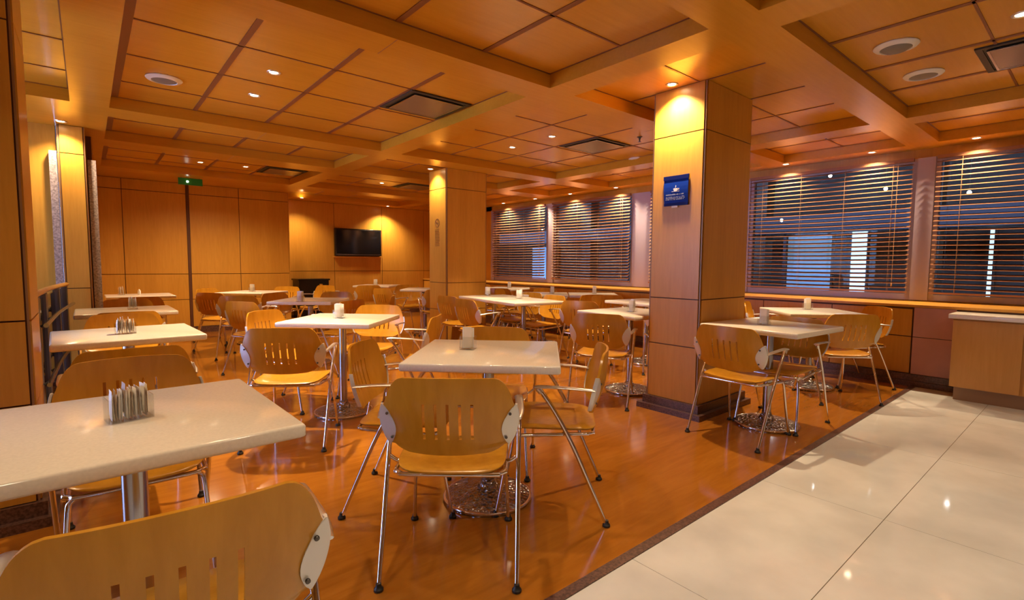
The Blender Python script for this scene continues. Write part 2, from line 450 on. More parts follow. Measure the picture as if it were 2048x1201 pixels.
column(3.77, 4.46, 5.87, 6.33, 'square wood column in mid room carrying the round no smoking mark', [.11, .56, .94, 2.235, HC])
column(-.92, -.20, 3.10, 3.60, 'dark foreground wood column at the left edge', [.11, .56, .94, 2.235, HC])
column(-.17, .04, 6.50, 6.93, 'clad wood column on the left brightly lit at its top', [.11, .94, 2.235, HC])
b = MB(); b.box(-.232, -.176, 6.52, 6.60, 0, 2.25); struct(b, 'trim_6', ['marble'])
b = MB(); b.box(.048, .112, 6.55, 6.94, 0, 2.2); struct(b, 'trim_7', ['marble'])
b = MB(); b.box(-.95, -.18, 6.60, 6.90, 0, HC); struct(b, 'trim_8', ['veneer'])

# ------------------------------------------------------------------ chair
def prof_w(z):
    T = [(.495, .150), (.50, .170), (.505, .184), (.512, .197), (.52, .207), (.535, .220), (.55, .229), (.565, .236), (.59, .244), (.62, .250), (.65, .252), (.68, .246), (.69, .243), (.705, .238), (.72, .233), (.735, .228), (.75, .222), (.762, .216), (.775, .208), (.783, .201), (.79, .193), (.796, .183), (.80, .168)]
    for (a, wa), (b_, wb) in zip(T, T[1:]):
        if z <= b_: return wa+(wb-wa)*(z-a)/(b_-a)
    return T[-1][1]
def back_y(x, z):
    return -.205 - .20*(z-.50)*1.0 + .060*(abs(x)/.25)**2.2 - .02*math.sin((z-.5)/.3*math.pi)
def backrest_mesh():
    xsl = [-.25, -.235, -.22, -.20, -.175, -.15, -.125]
    for k in range(-2, 3): xsl += [k*.044-.0055, k*.044+.0055]
    xsl += [.125, .15, .175, .20, .22, .235, .25]
    zs = [.495, .50, .505, .512, .52, .535, .55, .565, .59, .62, .65, .68, .705, .72, .735, .75, .762, .775, .783, .79, .796, .80]
    def P(x, z, off):
        w = prof_w(z)
        if abs(x) > .12: x = math.copysign(.12+(abs(x)-.12)*(w-.12)/(.25-.12), x)
        y = back_y(x, z)
        return (x, y-off, z - .006*(x/.2)**2*(1 if z > .7 else 0) + (.012*(x/.2)**2 if z < .53 else 0))
    th = .011; nx = len(xsl); vs = []; cellon = {}
    for off in (0, th):
        for z in zs:
            for x in xsl: vs.append(P(x, z, off))
    N = nx*len(zs); fs = []
    def on(i, j):
        if i < 0 or j < 0 or i >= nx-1 or j >= len(zs)-1: return False
        xm = (xsl[i]+xsl[i+1])/2; z0, z1 = zs[j], zs[j+1]
        for k in range(-2, 3):
            if abs(xm-k*.044) < .003 and z0 >= .5649 and z1 <= .7051: return False
        return True
    for i in range(nx-1):
        for j in range(len(zs)-1):
            if not on(i, j): continue
            a = j*nx+i
            fs.append((a, a+nx, a+nx+1, a+1)); fs.append((N+a, N+a+1, N+a+nx+1, N+a+nx))
            if not on(i-1, j): fs.append((a, N+a, N+a+nx, a+nx))
            if not on(i+1, j): fs.append((a+1, a+nx+1, N+a+nx+1, N+a+1))
            if not on(i, j-1): fs.append((a, a+1, N+a+1, N+a))
            if not on(i, j+1): fs.append((a+nx, N+a+nx, N+a+nx+1, a+nx+1))
    b = MB(); b.add(vs, fs); return b.mesh('backrest', ['chairwood'], 40)
def seat_mesh():
    rings = []
    def ring(sc_, z, dz=0):
        pts = []
        for k in range(40):
            a = 2*math.pi*k/40; c, s_ = math.cos(a), math.sin(a); e = .42
            x = math.copysign(abs(c)**e, c); y = math.copysign(abs(s_)**e, s_)
            X = .215*sc_*x*(1.0+.03*y); Y = .215*sc_*y
            zz = z-.020*max(0, (Y-.13)/.085)**2+.006*(abs(X)/.2)**2 - .006*max(0, (-Y-.12)/.09)
            pts.append((X, Y, zz))
        return pts
    b = MB()
    rings = [ring(.02, .428-.010), ring(.6, .431-.010), ring(.97, .436-.010), ring(1.0, .437-.004), ring(1.0, .437), ring(.97, .441), ring(.6, .434), ring(.02, .430)]
    b.loft(rings, True, True); return b.mesh('seat', ['chairwood'], 50)
def chair_proto(detail):
    o = thing('cafe_armchair', '', 'chair', (0, 0, -50), 0, 'wooden cafe armchairs with chrome legs')
    link('backrest', backrest_mesh(), o); link('seat', seat_mesh(), o)
    b = MB()
    pts = []
    for (cx_, cy_, a0) in ((.155, .135, 0), (-.155, .135, 90), (-.155, -.145, 180), (.155, -.145, 270)):
        for k in range(4):
            a = R(a0+30*k); pts.append((cx_+.055*math.cos(a), cy_+.055*math.sin(a), .417-(.018 if cy_ > 0 else 0)))
    b.tube(pts, .0095, 8, closed=True, sub=2)
    for s in (-1, 1): b.tube([(s*.20, -.06, .413), (s*.23, -.065, .420), (s*.257, -.068, .440)], .009, 8)
    b.build('seat_frame', ['chrome'], o, smooth=60)
    for s in (-1, 1):
        b = MB(); b.tube([(s*.262, .055, .640), (s*.262, .015, .585), (s*.261, -.045, .487), (s*.259, -.11, .36), (s*.257, -.18, .20), (s*.256, -.228, .09), (s*.255, -.258, .018)], (.0115, .0085), 8)
        r_ = b.build('leg', ['chrome'], o, smooth=60)
        f = MB(); f.lathe([(.010, 0), (.018, .002), (.018, .010), (.011, .018), (.010, .03)], 12, tf=Matrix.Translation((s*.255, -.262, 0)))
        f.build('foot', ['rubber'], r_, smooth=40)
        b = MB(); b.tube([(s*.175, .185, .397), (s*.192, .192, .388), (s*.200, .200, .36), (s*.210, .222, .20), (s*.220, .255, .022)], .0085, 8)
        l_ = b.build('leg', ['chrome'], o, smooth=60)
        f = MB(); f.lathe([(.010, 0), (.018, .002), (.018, .010), (.011, .018), (.010, .03)], 12, tf=Matrix.Translation((s*.221, .260, 0)))
        f.build('foot', ['rubber'], l_, smooth=40)
        # armrest: flat bar curving up into the back
        b = MB()
        path = [(s*.262, .075, .645), (s*.263, .04, .649), (s*.264, -.04, .647), (s*.265, -.11, .644), (s*.263, -.150, .640), (s*.259, -.178, .637), (s*.256, -.196, .634)]
        b.tube(path, (.018, .013), 10, flat=(1.0, .45), sub=4)
        b.tube([(s*.262, .062, .642), (s*.262, .045, .622)], .014, 8, sub=1)
        b.build('armrest', ['alu'], o, smooth=50)
        # leaf shaped plate gripping the lower corner of the back
        b = MB(); n = 12; outer = []; inner = []
        for k in range(n+1):
            t = k/n; z = .532+.160*t
            xo = prof_w(z)+.008; wi = .060*math.sin(math.pi*min(1, max(0, t*.97+.015)))**.8
            outer.append((xo, z)); inner.append((max(xo-.004, xo-wi) if t in (0, 1) else xo-wi, z))
        vs = []
        for (xo, z), (xi, _) in zip(outer, inner):
            yo, yi = back_y(xo-.008, z), back_y(xi, z)
            xm = (xo+xi)/2; ym = back_y(min(xm, .25), z)
            h_ = .022*math.sin(math.pi*t)**1.5
            vs += [(s*xi, yi-.0105, z), (s*xi, yi-.0145, z), (s*xm, ym-.0165, z), (s*xo, yo-.0135, z), (s*(xo+.003), yo+.000, z), (s*(xo+.002), yo+.006+h_, z), (s*(xo-.006), yo+.003+h_*.6, z), (s*(xo-.005), yo-.009, z)]
        m_ = 8; rings = [vs[k*m_:(k+1)*m_] for k in range(n+1)]
        if s < 0: rings = [list(reversed(r)) for r in rings]
        b.loft(rings)
        # neck between plate and arm
        p_ = b.build('arm_bracket', ['plate'], o, smooth=45)
        if detail:
            for zz in (.565, .660):
                f = MB(); xx = prof_w(zz)-.024
                f.lathe([(.0055, -.003), (.0055, .0015), (.004, .0025)], 10, tf=Matrix.Translation((s*xx, back_y(xx, zz)-.0215, zz)) @ Matrix.Rotation(R(90), 4, 'X'))
                f.build('screw', ['screw'], p_)
    return o
near_chair = chair_proto(True); far_chair = chair_proto(False)
# x, y, heading in degrees, near?, label
CH = [
 (1.14, 1.71, 50, 1, 'armchair seen from behind in the front centre, nearest side of the front middle table'),
 (1.79, 1.80, 134, 1, 'armchair in side view at the right side of the front middle table, facing left'),
 (1.24, 2.29, -42, 1, 'armchair at the left side of the front middle table, back tilted, facing right'),
 (1.84, 2.37, 228, 0, 'armchair mostly hidden behind the front middle table, only its back rising above the top'),
 (1.05, 3.54, 56, 1, 'armchair with brightly lit seat, seen from behind, at the brilliantly lit second middle table'),
 (1.28, 4.42, -52, 0, 'orange backed armchair at the left side of the brilliant white second middle table'),
 (2.00, 4.40, 226, 0, 'tan backed armchair facing the viewer on the far side of the second middle table'),
 (1.93, 3.60, 138, 0, 'bright orange armchair in profile at the right side of the second middle table'),
 (1.42, 5.95, 30, 0, 'shadowed tan armchair seen from behind, left of the third middle table'),
 (2.10, 5.55, 118, 0, 'armchair seen from behind in front of the third middle table, right of its bluish holder'),
 (2.75, 6.00, 150, 0, 'dark red backed armchair at the right side of the third middle table'),
 (2.52, 6.80, 230, 0, 'tan armchair on the far side of the third middle table, facing the viewer'),
 (2.02, 6.98, -60, 0, 'dark armchair at the far left of the third middle table'),
 (1.42, 7.84, 38, 0, 'dark backed armchair standing free in the gap left of the middle rows'),
 (1.52, 7.10, 60, 0, 'glowing orange armchair on the near side of the table by the panelled back wall'),
 (1.55, 8.75, -50, 0, 'pale yellow armchair at the left of the table by the panelled back wall'),
 (2.40, 8.75, 225, 0, 'yellow armchair at the right of the table by the panelled back wall'),
 (4.05, 8.95, 60, 0, 'brown armchair seen from behind in front of the table below the television'),
 (3.62, 9.55, -22, 0, 'armchair in thin profile left of the table below the television'),
 (3.85, 7.60, 15, 0, 'armchair facing right, just left of the mid room column in the far part'),
 (4.30, 7.02, 70, 0, 'armchair with slotted tan back partly hidden by the mid room column'),
 (4.55, 8.35, 250, 0, 'pale armchair beyond the tables under the spotlit recess panel'),
 (3.05, 8.95, 205, 0, 'dark brown round backed armchair in the middle of the far row'),
 (3.72, 5.42, 3, 0, 'armchair standing right in front of the mid room column, facing right'),
 (3.56, 4.78, -2, 0, 'armchair facing right at the near left of the double table behind the front middle table'),
 (4.46, 4.72, 176, 0, 'armchair at the right side of the double table, facing left'),
 (4.62, 5.32, 180, 0, 'armchair at the far right side of the double table, facing left'),
 (4.45, 3.92, 20, 0, 'orange backed armchair with arm pointing right, behind the grey lit table'),
 (3.48, 2.86, 28, 0, 'tan armchair seen from behind at the table left of the near column'),
 (5.15, 4.25, 255, 0, 'orange armchair at the far side of the pale table by the near column'),
 (4.98, 3.18, 35, 0, 'armchair half hidden on the near side of the pale table by the near column'),
 (5.52, 4.55, 50, 0, 'dark backed armchair in front of the window row tables, left of the near column'),
 (5.85, 5.95, 250, 0, 'orange armchair against the sill behind the window row double table'),
 (5.20, 6.15, -60, 0, 'orange armchair at the left of the window row double table'),
 (5.45, 6.75, 35, 0, 'dark backed armchair seen from behind at the farthest window table'),
 (5.95, 7.85, 260, 0, 'pale orange armchair beyond the farthest window table'),
 (3.54, 1.65, -2, 1, 'large armchair seen from behind, overlapping the right face of the near column'),
 (4.07, 1.60, 180, 0, 'armchair tucked under the right side of the table next to the near column'),
 (5.80, 2.42, -72, 0, 'bright orange armchair by the sill, left of the brilliant table under the right windows'),
 (5.99, 1.67, 137, 0, 'orange armchair in profile at the right side of the table under the right windows'),
 (5.20, 1.58, 48, 0, 'armchair seen from behind on the near side of the table under the right windows'),
 (.12, 1.235, 86, 1, 'nearest armchair, cut by the lower left corner of the picture, seen from behind'),
 (.12, 2.42, -91, 1, 'armchair facing the viewer behind the nearest left table, slots showing above the top'),
 (.15, 3.22, 90, 0, 'armchair tucked under the near side of the second left table, only back edge showing'),
 (.20, 4.72, -90, 0, 'armchair facing the viewer behind the second left table'),
 (.24, 5.38, 90, 0, 'armchair tucked under the near side of the third left table'),
 (.32, 6.62, -90, 0, 'armchair facing the viewer behind the third left table'),
 (.45, 7.40, 90, 0, 'armchair on the near side of the farthest left table'),
]
for (x, y, h, near, lb) in CH:
    copy_tree(near_chair if near else far_chair, (x, y, 0), R(h-90), lb)
def drop(o):
    for k in kids(o): drop(k)
    bpy.data.objects.remove(o)
drop(near_chair); drop(far_chair)

# ------------------------------------------------------------------ tables
TZ = .765
tb = thing('pedestal_table', '', 'table', (0, 0, -50), 0, 'square cafe tables with round chrome feet')
b = MB(); b.box(-.36, .36, -.36, .36, TZ-.038, TZ, bev=.007); b.build('tabletop', ['top'], tb, smooth=35)
b = MB(); b.box(-.17, .17, -.03, .03, TZ-.050, TZ-.038); b.box(-.03, .03, -.17, .17, TZ-.050, TZ-.038); b.lathe([(.05, TZ-.075), (.06, TZ-.05)], 20); b.build('top_plate', ['ventdark'], tb)
b = MB(); b.lathe([(.031, .05), (.031, TZ-.055)], 24); b.build('pole', ['pole'], tb, smooth=40)
hm, t, bs = mat('hammered_chrome')
bs.inputs['Base Color'].default_value = (.40, .39, .40, 1); bs.inputs['Metallic'].default_value = 1; bs.inputs['Roughness'].default_value = .2
tc = t.nodes.new('ShaderNodeTexCoord'); vo = t.nodes.new('ShaderNodeTexVoronoi'); vo.inputs['Scale'].default_value = 48
bp = t.nodes.new('ShaderNodeBump'); bp.inputs['Strength'].default_value = 1; bp.inputs['Distance'].default_value = .012
t.links.new(tc.outputs['Object'], vo.inputs['Vector']); t.links.new(vo.outputs['Distance'], bp.inputs['Height']); t.links.new(bp.outputs[0], bs.inputs['Normal'])
M['hammer'] = hm
b = MB(); b.lathe([(.225, 0), (.226, .012), (.215, .020), (.20, .024), (.12, .040), (.055, .052), (.045, .07), (.034, .085), (.033, .10)], 48)
b.build('base', ['hammer'], tb, smooth=40)
b = MB(); b.tube([(.222*math.cos(2*math.pi*k/48), .222*math.sin(2*math.pi*k/48), .013) for k in range(48)], .009, 8, closed=True, sub=1); b.build('base_rim', ['chrome'], tb, smooth=60)
TB = [
 (1.55, 2.025, 46, 'front middle cream table with a glass of white packets, turned corner on'),
 (1.55, 3.95, 45, 'brilliantly lit second middle table with a white cup near its far edge'),
 (2.03, 6.15, 52, 'third middle table with a bluish white holder on its near edge'),
 (1.88, 8.25, 45, 'table close to the panelled back wall with a small white holder'),
 (4.42, 9.42, 45, 'table below the television at the recessed wall'),
 (4.50, 7.70, 50, 'far table half hidden by the mid room column'),
 (4.08, 4.62, -8, 'near half of the double table behind the front middle table'),
 (4.20, 5.35, -8, 'far half of the double table, next to the mid room column'),
 (5.28, 5.52, 45, 'left half of the double table in the window row'),
 (5.80, 5.00, 45, 'right half of the double table in the window row'),
 (5.86, 7.20, 20, 'farthest table by the windows, right behind the mid room column'),
 (5.25, 3.66, -6, 'pale lilac lit table cut off by the near column'),
 (3.95, 2.93, -4, 'grey lit table just left of the near column'),
 (3.92, 1.63, -4, 'table right of the near column at the edge of the wooden floor'),
 (5.50, 1.90, 45, 'brightly lit table below the right windows'),
 (.08, 1.76, 1, 'nearest left table, cut by the left picture edge'),
 (.18, 3.92, 2, 'second left table beside the slatted divider'),
 (.26, 5.78, 0, 'third left table from the viewer'),
 (.52, 8.20, 0, 'farthest left table near the back wall'),
]
for (x, y, a, lb) in TB: copy_tree(tb, (x, y, 0), R(a), lb)
drop(tb)

# ------------------------------------------------------------------ packet holders and packets
pk = {}
for nm, m in (('w', 'paper'), ('c', 'paper2'), ('i', 'paperink')):
    b = MB()
    # a pillow shaped sachet with crimped ends
    W_, H_ = .021, .082
    rows = [(-0, .0006), (.006, .0008), (.014, .0028), (.041, .0034), (.068, .0028), (.076, .0008), (H_, .0006)]
    rings = [[(-W_, 0, z), (-W_*.6, -t_, z), (W_*.6, -t_, z), (W_, 0, z), (W_*.6, t_, z), (-W_*.6, t_, z)] for z, t_ in rows]
    b.loft(rings); pk[nm] = b.mesh('sugar_packet', [m], 30)
def holder_mesh(w, d, h, t=.0025):
    b = MB(); b.box(-w, w, -d, d, 0, t)
    b.box(-w, w, -d, -d+t, t, h); b.box(-w, w, d-t, d, t, h); b.box(-w, -w+t, -d+t, d-t, t, h); b.box(w-t, w, -d+t, d-t, t, h)
    return b.mesh('packet_holder', ['acrylic'])
hA, hB = holder_mesh(.052, .034, .066), holder_mesh(.037, .037, .068)
H = [
 (.075, 1.765, 8, 'A', 16, 'nearest left table'), (.165, 3.87, 2, 'A', 14, 'second left table'), (.31, 5.82, 0, 'B', 8, 'third left table'),
 (.33, 8.33, 0, 'B', 6, 'farthest left table'), (1.50, 2.13, 40, 'B', 9, 'front middle table'), (1.53, 3.96, 40, 'B', 8, 'brilliantly lit second middle table'),
 (1.83, 5.88, 50, 'B', 8, 'third middle table'), (1.86, 8.18, 50, 'B', 6, 'table close to the panelled back wall'), (4.33, 9.30, 45, 'B', 6, 'table below the television'),
 (4.22, 4.86, 5, 'B', 6, 'near half of the double table'), (4.27, 5.60, 5, 'B', 6, 'far half of the double table'), (5.36, 5.42, 40, 'B', 6, 'left half of the window row double table'),
 (5.86, 5.02, 40, 'B', 6, 'right half of the window row double table'), (5.92, 7.10, 40, 'B', 6, 'farthest window table'), (3.93, 2.90, 0, 'B', 6, 'grey lit table left of the near column'),
 (3.88, 1.66, 0, 'B', 7, 'table right of the near column'), (5.62, 1.98, 45, 'B', 7, 'brightly lit table below the right windows'),
]
for (x, y, a, k, n, where) in H:
    o = link('packet_holder', hA if k == 'A' else hB, None, (x, y, TZ+.0005), 'clear packet holder on the '+where, 'packet holder', 'clear packet holders')
    o.rotation_euler = (0, 0, R(a))
    w, d = (.052, .034) if k == 'A' else (.037, .037)
    for i in range(n):
        u = -w+.008+(2*w-.016)*(i+.5)/n
        if k == 'A':
            kind = 'w' if i in (0, 3, 4, 6) else ('i' if i % 3 == 2 else ('c' if i % 2 else 'w')); rise = .004+(.020*random.random() if i % 2 else .002)
            loc = Vector((u, random.uniform(-.006, .006), rise)); rz = R(90+random.uniform(-4, 4)); rx = R(random.uniform(-3, 3))
        else:
            kind = 'w' if i % 4 else 'c'; rise = .004+.016*random.random()
            loc = Vector((u, random.uniform(-.007, .007), rise)); rz = R(90+random.uniform(-4, 4)); rx = R(random.uniform(-1, 1))
        mw = Matrix.Translation((x, y, TZ)) @ Matrix.Rotation(R(a), 4, 'Z') @ Matrix.Translation(loc) @ Matrix.Rotation(rz, 4, 'Z') @ Matrix.Rotation(rx, 4, 'X') @ Matrix.Diagonal((1.08, .72, 1.0 if k == 'A' else 1.22, 1))
        p = link('sugar_packet', pk[kind], None, None, 'paper sugar packet in the holder on the '+where, 'sugar packet', 'sugar packets on the '+where)
        p.matrix_world = mw
for (x, y, nm) in ((.52, 8.30, 'farthest left table'),):
    b = MB(); b.lathe([(.016, 0), (.018, .004), (.017, .05), (.010, .062), (.006, .07)], 16)
    b.build('salt_shaker', ['white'], None, loc=(x, y, TZ+.0005), label='small white shaker beside the holder on the '+nm, cat='shaker', smooth=40)

# ------------------------------------------------------------------ ceiling fittings
LAMPS = []
def downlight(x, y, z, label, w=30, tilt=None, size=92, blend=.55, col=(1, .72, .42)):
    o = thing('downlight', label, 'ceiling lamp', (x, y, z), 0, 'round recessed ceiling lamps')
    b = MB(); b.lathe([(.030, -.001), (.036, -.006), (.044, -.006), (.048, -.001), (.048, .0), (.030, .0)], 28, caps=(False, False)); b.build('trim_ring', ['lampring'], o, smooth=40)
    b = MB(); b.lathe([(.0005, -.0045), (.020, -.0035), (.030, -.0015)], 24, caps=(True, True)); b.build('bulb_face', ['lamp'], o, smooth=60)
    l = bpy.data.lights.new('downlight_beam', 'SPOT'); l.energy = w; l.color = col; l.spot_size = R(size); l.spot_blend = blend; l.shadow_soft_size = .028
    lo = bpy.data.objects.new('beam', l); COL.objects.link(lo); lo.parent = o; lo.location = (0, 0, -.012)
    if tilt: lo.rotation_euler = (R(tilt[0]), R(tilt[1]), 0)
    return o
KW = 1.28
DL = [
 (1.11, 4.05, HT, 'nearer of the two glowing lamps over the second middle table', 300), (1.13, 4.70, HT, 'farther of the two glowing lamps left of the ceiling vent', 150),
 (3.94, 4.02, HT, 'right of the two glowing lamps in the coffer behind the near column', 150), (3.95, 4.70, HT, 'left of the two glowing lamps in the coffer behind the near column', 150),
 (1.28, 8.32, HT, 'left lamp in the coffer by the exit sign', 80), (1.84, 8.25, HT, 'right lamp in the coffer by the exit sign', 190),
 (4.00, 8.29, HT, 'lamp in the far coffer left of the mid room column', 50),
 (3.36, 10.55, HC, 'lamp at the left end of the recessed wall', 80), (5.30, 10.70, HC, 'lamp in front of the spotlit recess panel', 150),
 (3.51, 2.27, HT, 'lamp close to the lit left face of the near column', 150), (3.66, 6.10, HC, 'lamp close to the lit left face of the mid room column', 60),
 (-.13, 6.36, HC, 'lamp lighting the top of the clad column on the left', 62),
 (3.99, .40, HT, 'lamp at the right end of the picture beside the large vent', 30),
]
for (x, y, z, lb, w) in DL:
    wall = 'lit left face' in lb or 'clad column' in lb or 'recess' in lb
    downlight(x, y, z, lb, w*KW, size=125 if wall else (152 if 'exit' in lb else (76 if w > 140 else 92)), blend=.85 if (wall or 'exit' in lb) else .35)
WL = [(.95, 'over the counter at the right edge'), (1.83, 'just left of the wide window post'), (2.75, 'beside the near column over the right blind'), (4.60, 'left of the near column over the striped blind'),
      (5.45, 'over the right half of the strongly lit blind'), (6.50, 'over the left half of the strongly lit blind'), (7.45, 'at the right end of the farthest window'), (8.45, 'at the left end of the farthest window')]
for y, s in WL: downlight(6.86, y, HC, 'window head lamp '+s, 100*KW, size=125, blend=.8)
# unseen lamps: some inferred from reflections and lit patches, others added as fill
OL = [(.9, .4, 34), (2.3, .4, 16), (.9, -.8, 52), (2.3, -.8, 24), (4.0, -.8, 26), (5.3, -.8, 38), (-.6, .4, 34), (-1.2, -1.2, 15), (6.3, -1.0, 28),
      (1.4, 2.1, 46), (4.88, 2.36, 190), (.55, 2.0, 22), (-.62, 2.72, 46)]
for i, (x, y, w) in enumerate(OL):
    ins = iscof(max(k for k in range(len(xs)-1) if xs[k] <= x), max(k for k in range(len(ys)-1) if ys[k] <= y))
    downlight(x, y, HT if ins else HC, 'unseen recessed ceiling lamp assumed for its light', w*KW, size=72 if w > 140 else 112, col=(1, .80, .56) if y < 1 else (1, .72, .42))

def vent(x, y, label, s=.29):
    o = thing('ceiling_vent', label, 'air vent', (x, y, HT), 0, 'square ceiling air vents')
    b = MB(); t = .035
    b.box(-s, s, -s, -s+t, -.012, 0); b.box(-s, s, s-t, s, -.012, 0); b.box(-s, -s+t, -s+t, s-t, -.012, 0); b.box(s-t, s, -s+t, s-t, -.012, 0); b.build('frame', ['ventdark'], o)
    b = MB(); q = s-t-.03; b.box(-q, q, -q, q, -.020, -.010); b.build('plate', ['ventplate'], o)
    b = MB(); q2 = s-t; b.box(-q2, q2, -q2, q2, -.005, -.001); b.build('back_box', ['ventdark'], o)
    b = MB()
    for (x0, x1, y0, y1) in ((-q-.012, q+.012, -q-.012, -q), (-q-.012, q+.012, q, q+.012), (-q-.012, -q, -q, q), (q, q+.012, -q, q)): b.box(x0, x1, y0, y1, -.022, -.012)
    b.build('plate_rim', ['pole'], o)
vent(2.34, 3.98, 'square dark vent in the coffer above the second middle table')
vent(4.60, 3.98, 'square vent in the coffer left of the near column')
vent(4.68, .36, 'square vent cut by the upper right picture edge')
vent(2.35, 8.28, 'square vent in the far coffer near the back wall')
vent(4.62, 8.22, 'small looking vent just left of the mid room column top')
def speaker(x, y, label, conv=False):
    o = thing('ceiling_speaker', label, 'speaker', (x, y, HT), 0, 'round white ceiling speakers')
    b = MB(); b.lathe([(.118, 0), (.120, -.006), (.112, -.014), (.085, -.022), (.082, -.018), (.082, 0)], 36, caps=(False, False)); b.build('rim', ['white'], o, smooth=40)
    b = MB(); b.lathe([(.083, -.017), (.060, -.022 if not conv else -.034), (.002, -.024 if not conv else -.036)], 30); b.build('grille', ['grille'], o, smooth=50)
speaker(.51, 4.74, 'round white speaker in the left coffer')
speaker(3.96, .96, 'round white domed speaker at the upper right, left and higher of the two', True)
speaker(4.68, .96, 'round white flat speaker at the upper right, lower of the two')
speaker(5.6, 4.1, 'round white speaker partly hidden by the near column top')
o = thing('fire_sprinkler', 'small dark sprinkler head under the ceiling left of the near column', 'sprinkler', (4.67, 3.40, HT))
b = MB(); b.lathe([(.028, 0), (.030, -.004), (.012, -.010), (.008, -.03)], 16); b.build('escutcheon', ['ventdark'], o, smooth=40)
b = MB(); b.lathe([(.008, -.03), (.006, -.05), (.018, -.052), (.018, -.054), (.002, -.055)], 12); b.build('deflector', ['ventdark'], o, smooth=40)

# exit sign
o = thing('exit_sign', 'green glowing exit sign hanging before the panelled back wall', 'sign', (1.28, 9.25, HC))
b = MB(); b.box(-.16, .16, -.012, .012, -.115, -.012); b.build('panel', ['exit'], o)
b = MB()
for sx in (-.12, .12): b.tube([(sx, 0, -.012), (sx, 0, 0)], .004, 6, sub=1)
b.build('hanger', ['pole'], o)
b = MB(); b.lathe([(.002, -.014), (.014, -.010), (.016, 0)], 12, tf=Matrix.Translation((-.04, -.012, -.065)) @ Matrix.Rotation(R(-90), 4, 'X')); b.build('indicator_lamp', ['exitlamp'], o)

# ------------------------------------------------------------------ television, cabinet, banner, no smoking mark
o = thing('television', 'black flat television on the recessed wall, reflecting one lamp', 'television', (4.70, 10.95, 1.36))
b = MB(); b.box(-.54, .54, -.03, .05, 0, .60, bev=.006); b.build('casing', ['black'], o, smooth=40)
b = MB(); b.box(-.505, .505, -.034, -.029, .045, .57); b.build('screen', ['screen'], o)
b = MB(); b.box(-.52, .52, -.036, -.030, .022, .030); b.build('bottom_trim', ['pole'], o)
b = MB(); b.box(-.56, .56, -.02, .05, -.04, -.015); b.build('shelf_strip', ['veneer'], o)
o = thing('low_cabinet', 'low black cabinet against the recessed wall behind the far tables', 'cabinet', (3.55, 10.7, 0))
b = MB(); b.box(-.3, .3, -.2, .2, .05, .84); b.build('body', ['black'], o)
b = MB(); b.box(-.32, .32, -.22, .22, .84, .87); b.build('top', ['black'], o)
b = MB(); b.box(-.28, .28, -.18, .18, 0, .05); b.build('plinth', ['ventdark'], o)

o = thing('blue_banner', 'small blue banner with a white coffee cup on the near column', 'banner', (3.606, 2.262, 1.68))
b = MB()
rows = []
for k in range(9):
    t_ = k/8; z = .235*t_; off = .010*math.sin(t_*math.pi)+.002
    rows.append([(-off-.002, .110-.006*(1-t_), z), (-off, .110-.006*(1-t_), z), (-off-.004*0, -.108, z+.004), (-off-.002, -.108, z+.004)])
b.loft([[r[0], r[1], r[2], r[3]] for r in rows])
b.build('cloth', ['blue'], o)
b = MB(); b.box(-.013, -.001, -.110, .112, .205, .236); b.build('top_hem', ['bluedk'], o)
b = MB(); b.box(-.011, -.003, -.108, .104, .0, .022); b.build('bottom_hem', ['bluedk'], o)
def cup(b, y0, z0, s):
    # bowl, handle, saucer and steam drawn as thin raised shapes
    X0, X1 = -.0165, -.0135
    def poly(pts):
        n = len(pts); b.add([(X0, y0-p[0]*s, z0+p[1]*s) for p in pts]+[(X1, y0-p[0]*s, z0+p[1]*s) for p in pts], [tuple(range(n)), tuple(reversed(range(n, 2*n)))]+[(i, (i+1) % n, n+(i+1) % n, n+i) for i in range(n)])
    poly([(-.8, 1.0), (.6, 1.0), (.55, .5), (.3, .1), (-.5, .1), (-.75, .5)])
    poly([(.6, .95), (1.15, .95), (1.1, .55), (.55, .35), (.56, .5), (.95, .65), (.98, .82), (.6, .82)])
    poly([(-1.3, .0), (1.1, .0), (1.3, .1), (-1.5, .1)])
    poly([(-.2, 1.2), (-.05, 1.2), (.1, 1.6), (-.05, 1.9), (-.1, 1.6)])
b = MB(); cup(b, -.002, .110, .026); b.build('cup_emblem', ['paper'], o)
b = MB()
rnd = random.Random(3)
def words(z0, h, y0, y1):
    y = y0
    while y > y1:
        w = rnd.choice([.004, .006, .005, .003]); b.box(-.0165, -.0135, y-w, y, z0, z0+h*rnd.choice([.75, 1, .8])); y -= w+(.0022 if rnd.random() < .8 else .008)
words(.083, .010, .085, -.075)
for z0 in (.046, .056, .066): words(z0, .006, .085, -.078)
b.build('lettering', ['bluetext'], o)
b = MB(); b.box(-.010, -.004, -.02, .035, -.014, .004); b.build('bottom_clip', ['white'], o)

o = thing('no_smoking_mark', 'round no smoking mark with faint lines of writing on the mid room column', 'sign', (3.768, 6.10, 1.50))
b = MB()
b.tube([(0, .055*math.cos(2*math.pi*k/20), .27+.055*math.sin(2*math.pi*k/20)) for k in range(20)], .0045, 6, closed=True, sub=1, flat=(1, .5))
b.tube([(0, .037, .31), (0, -.037, .23)], .004, 6, sub=1); b.box(-.002, .002, -.03, .03, .262, .272)
b.build('symbol', ['ink'], o)
b = MB()
words_b = b; z = .17
rnd = random.Random(5)
while z > -.06:
    y = .06
    while y > -.05:
        w = rnd.choice([.004, .007, .005]); b.box(-.0012, .001, y-w, y, z, z+.008); y -= w+rnd.choice([.003, .003, .009])
    z -= .022
b.build('lettering', ['strip'], o)

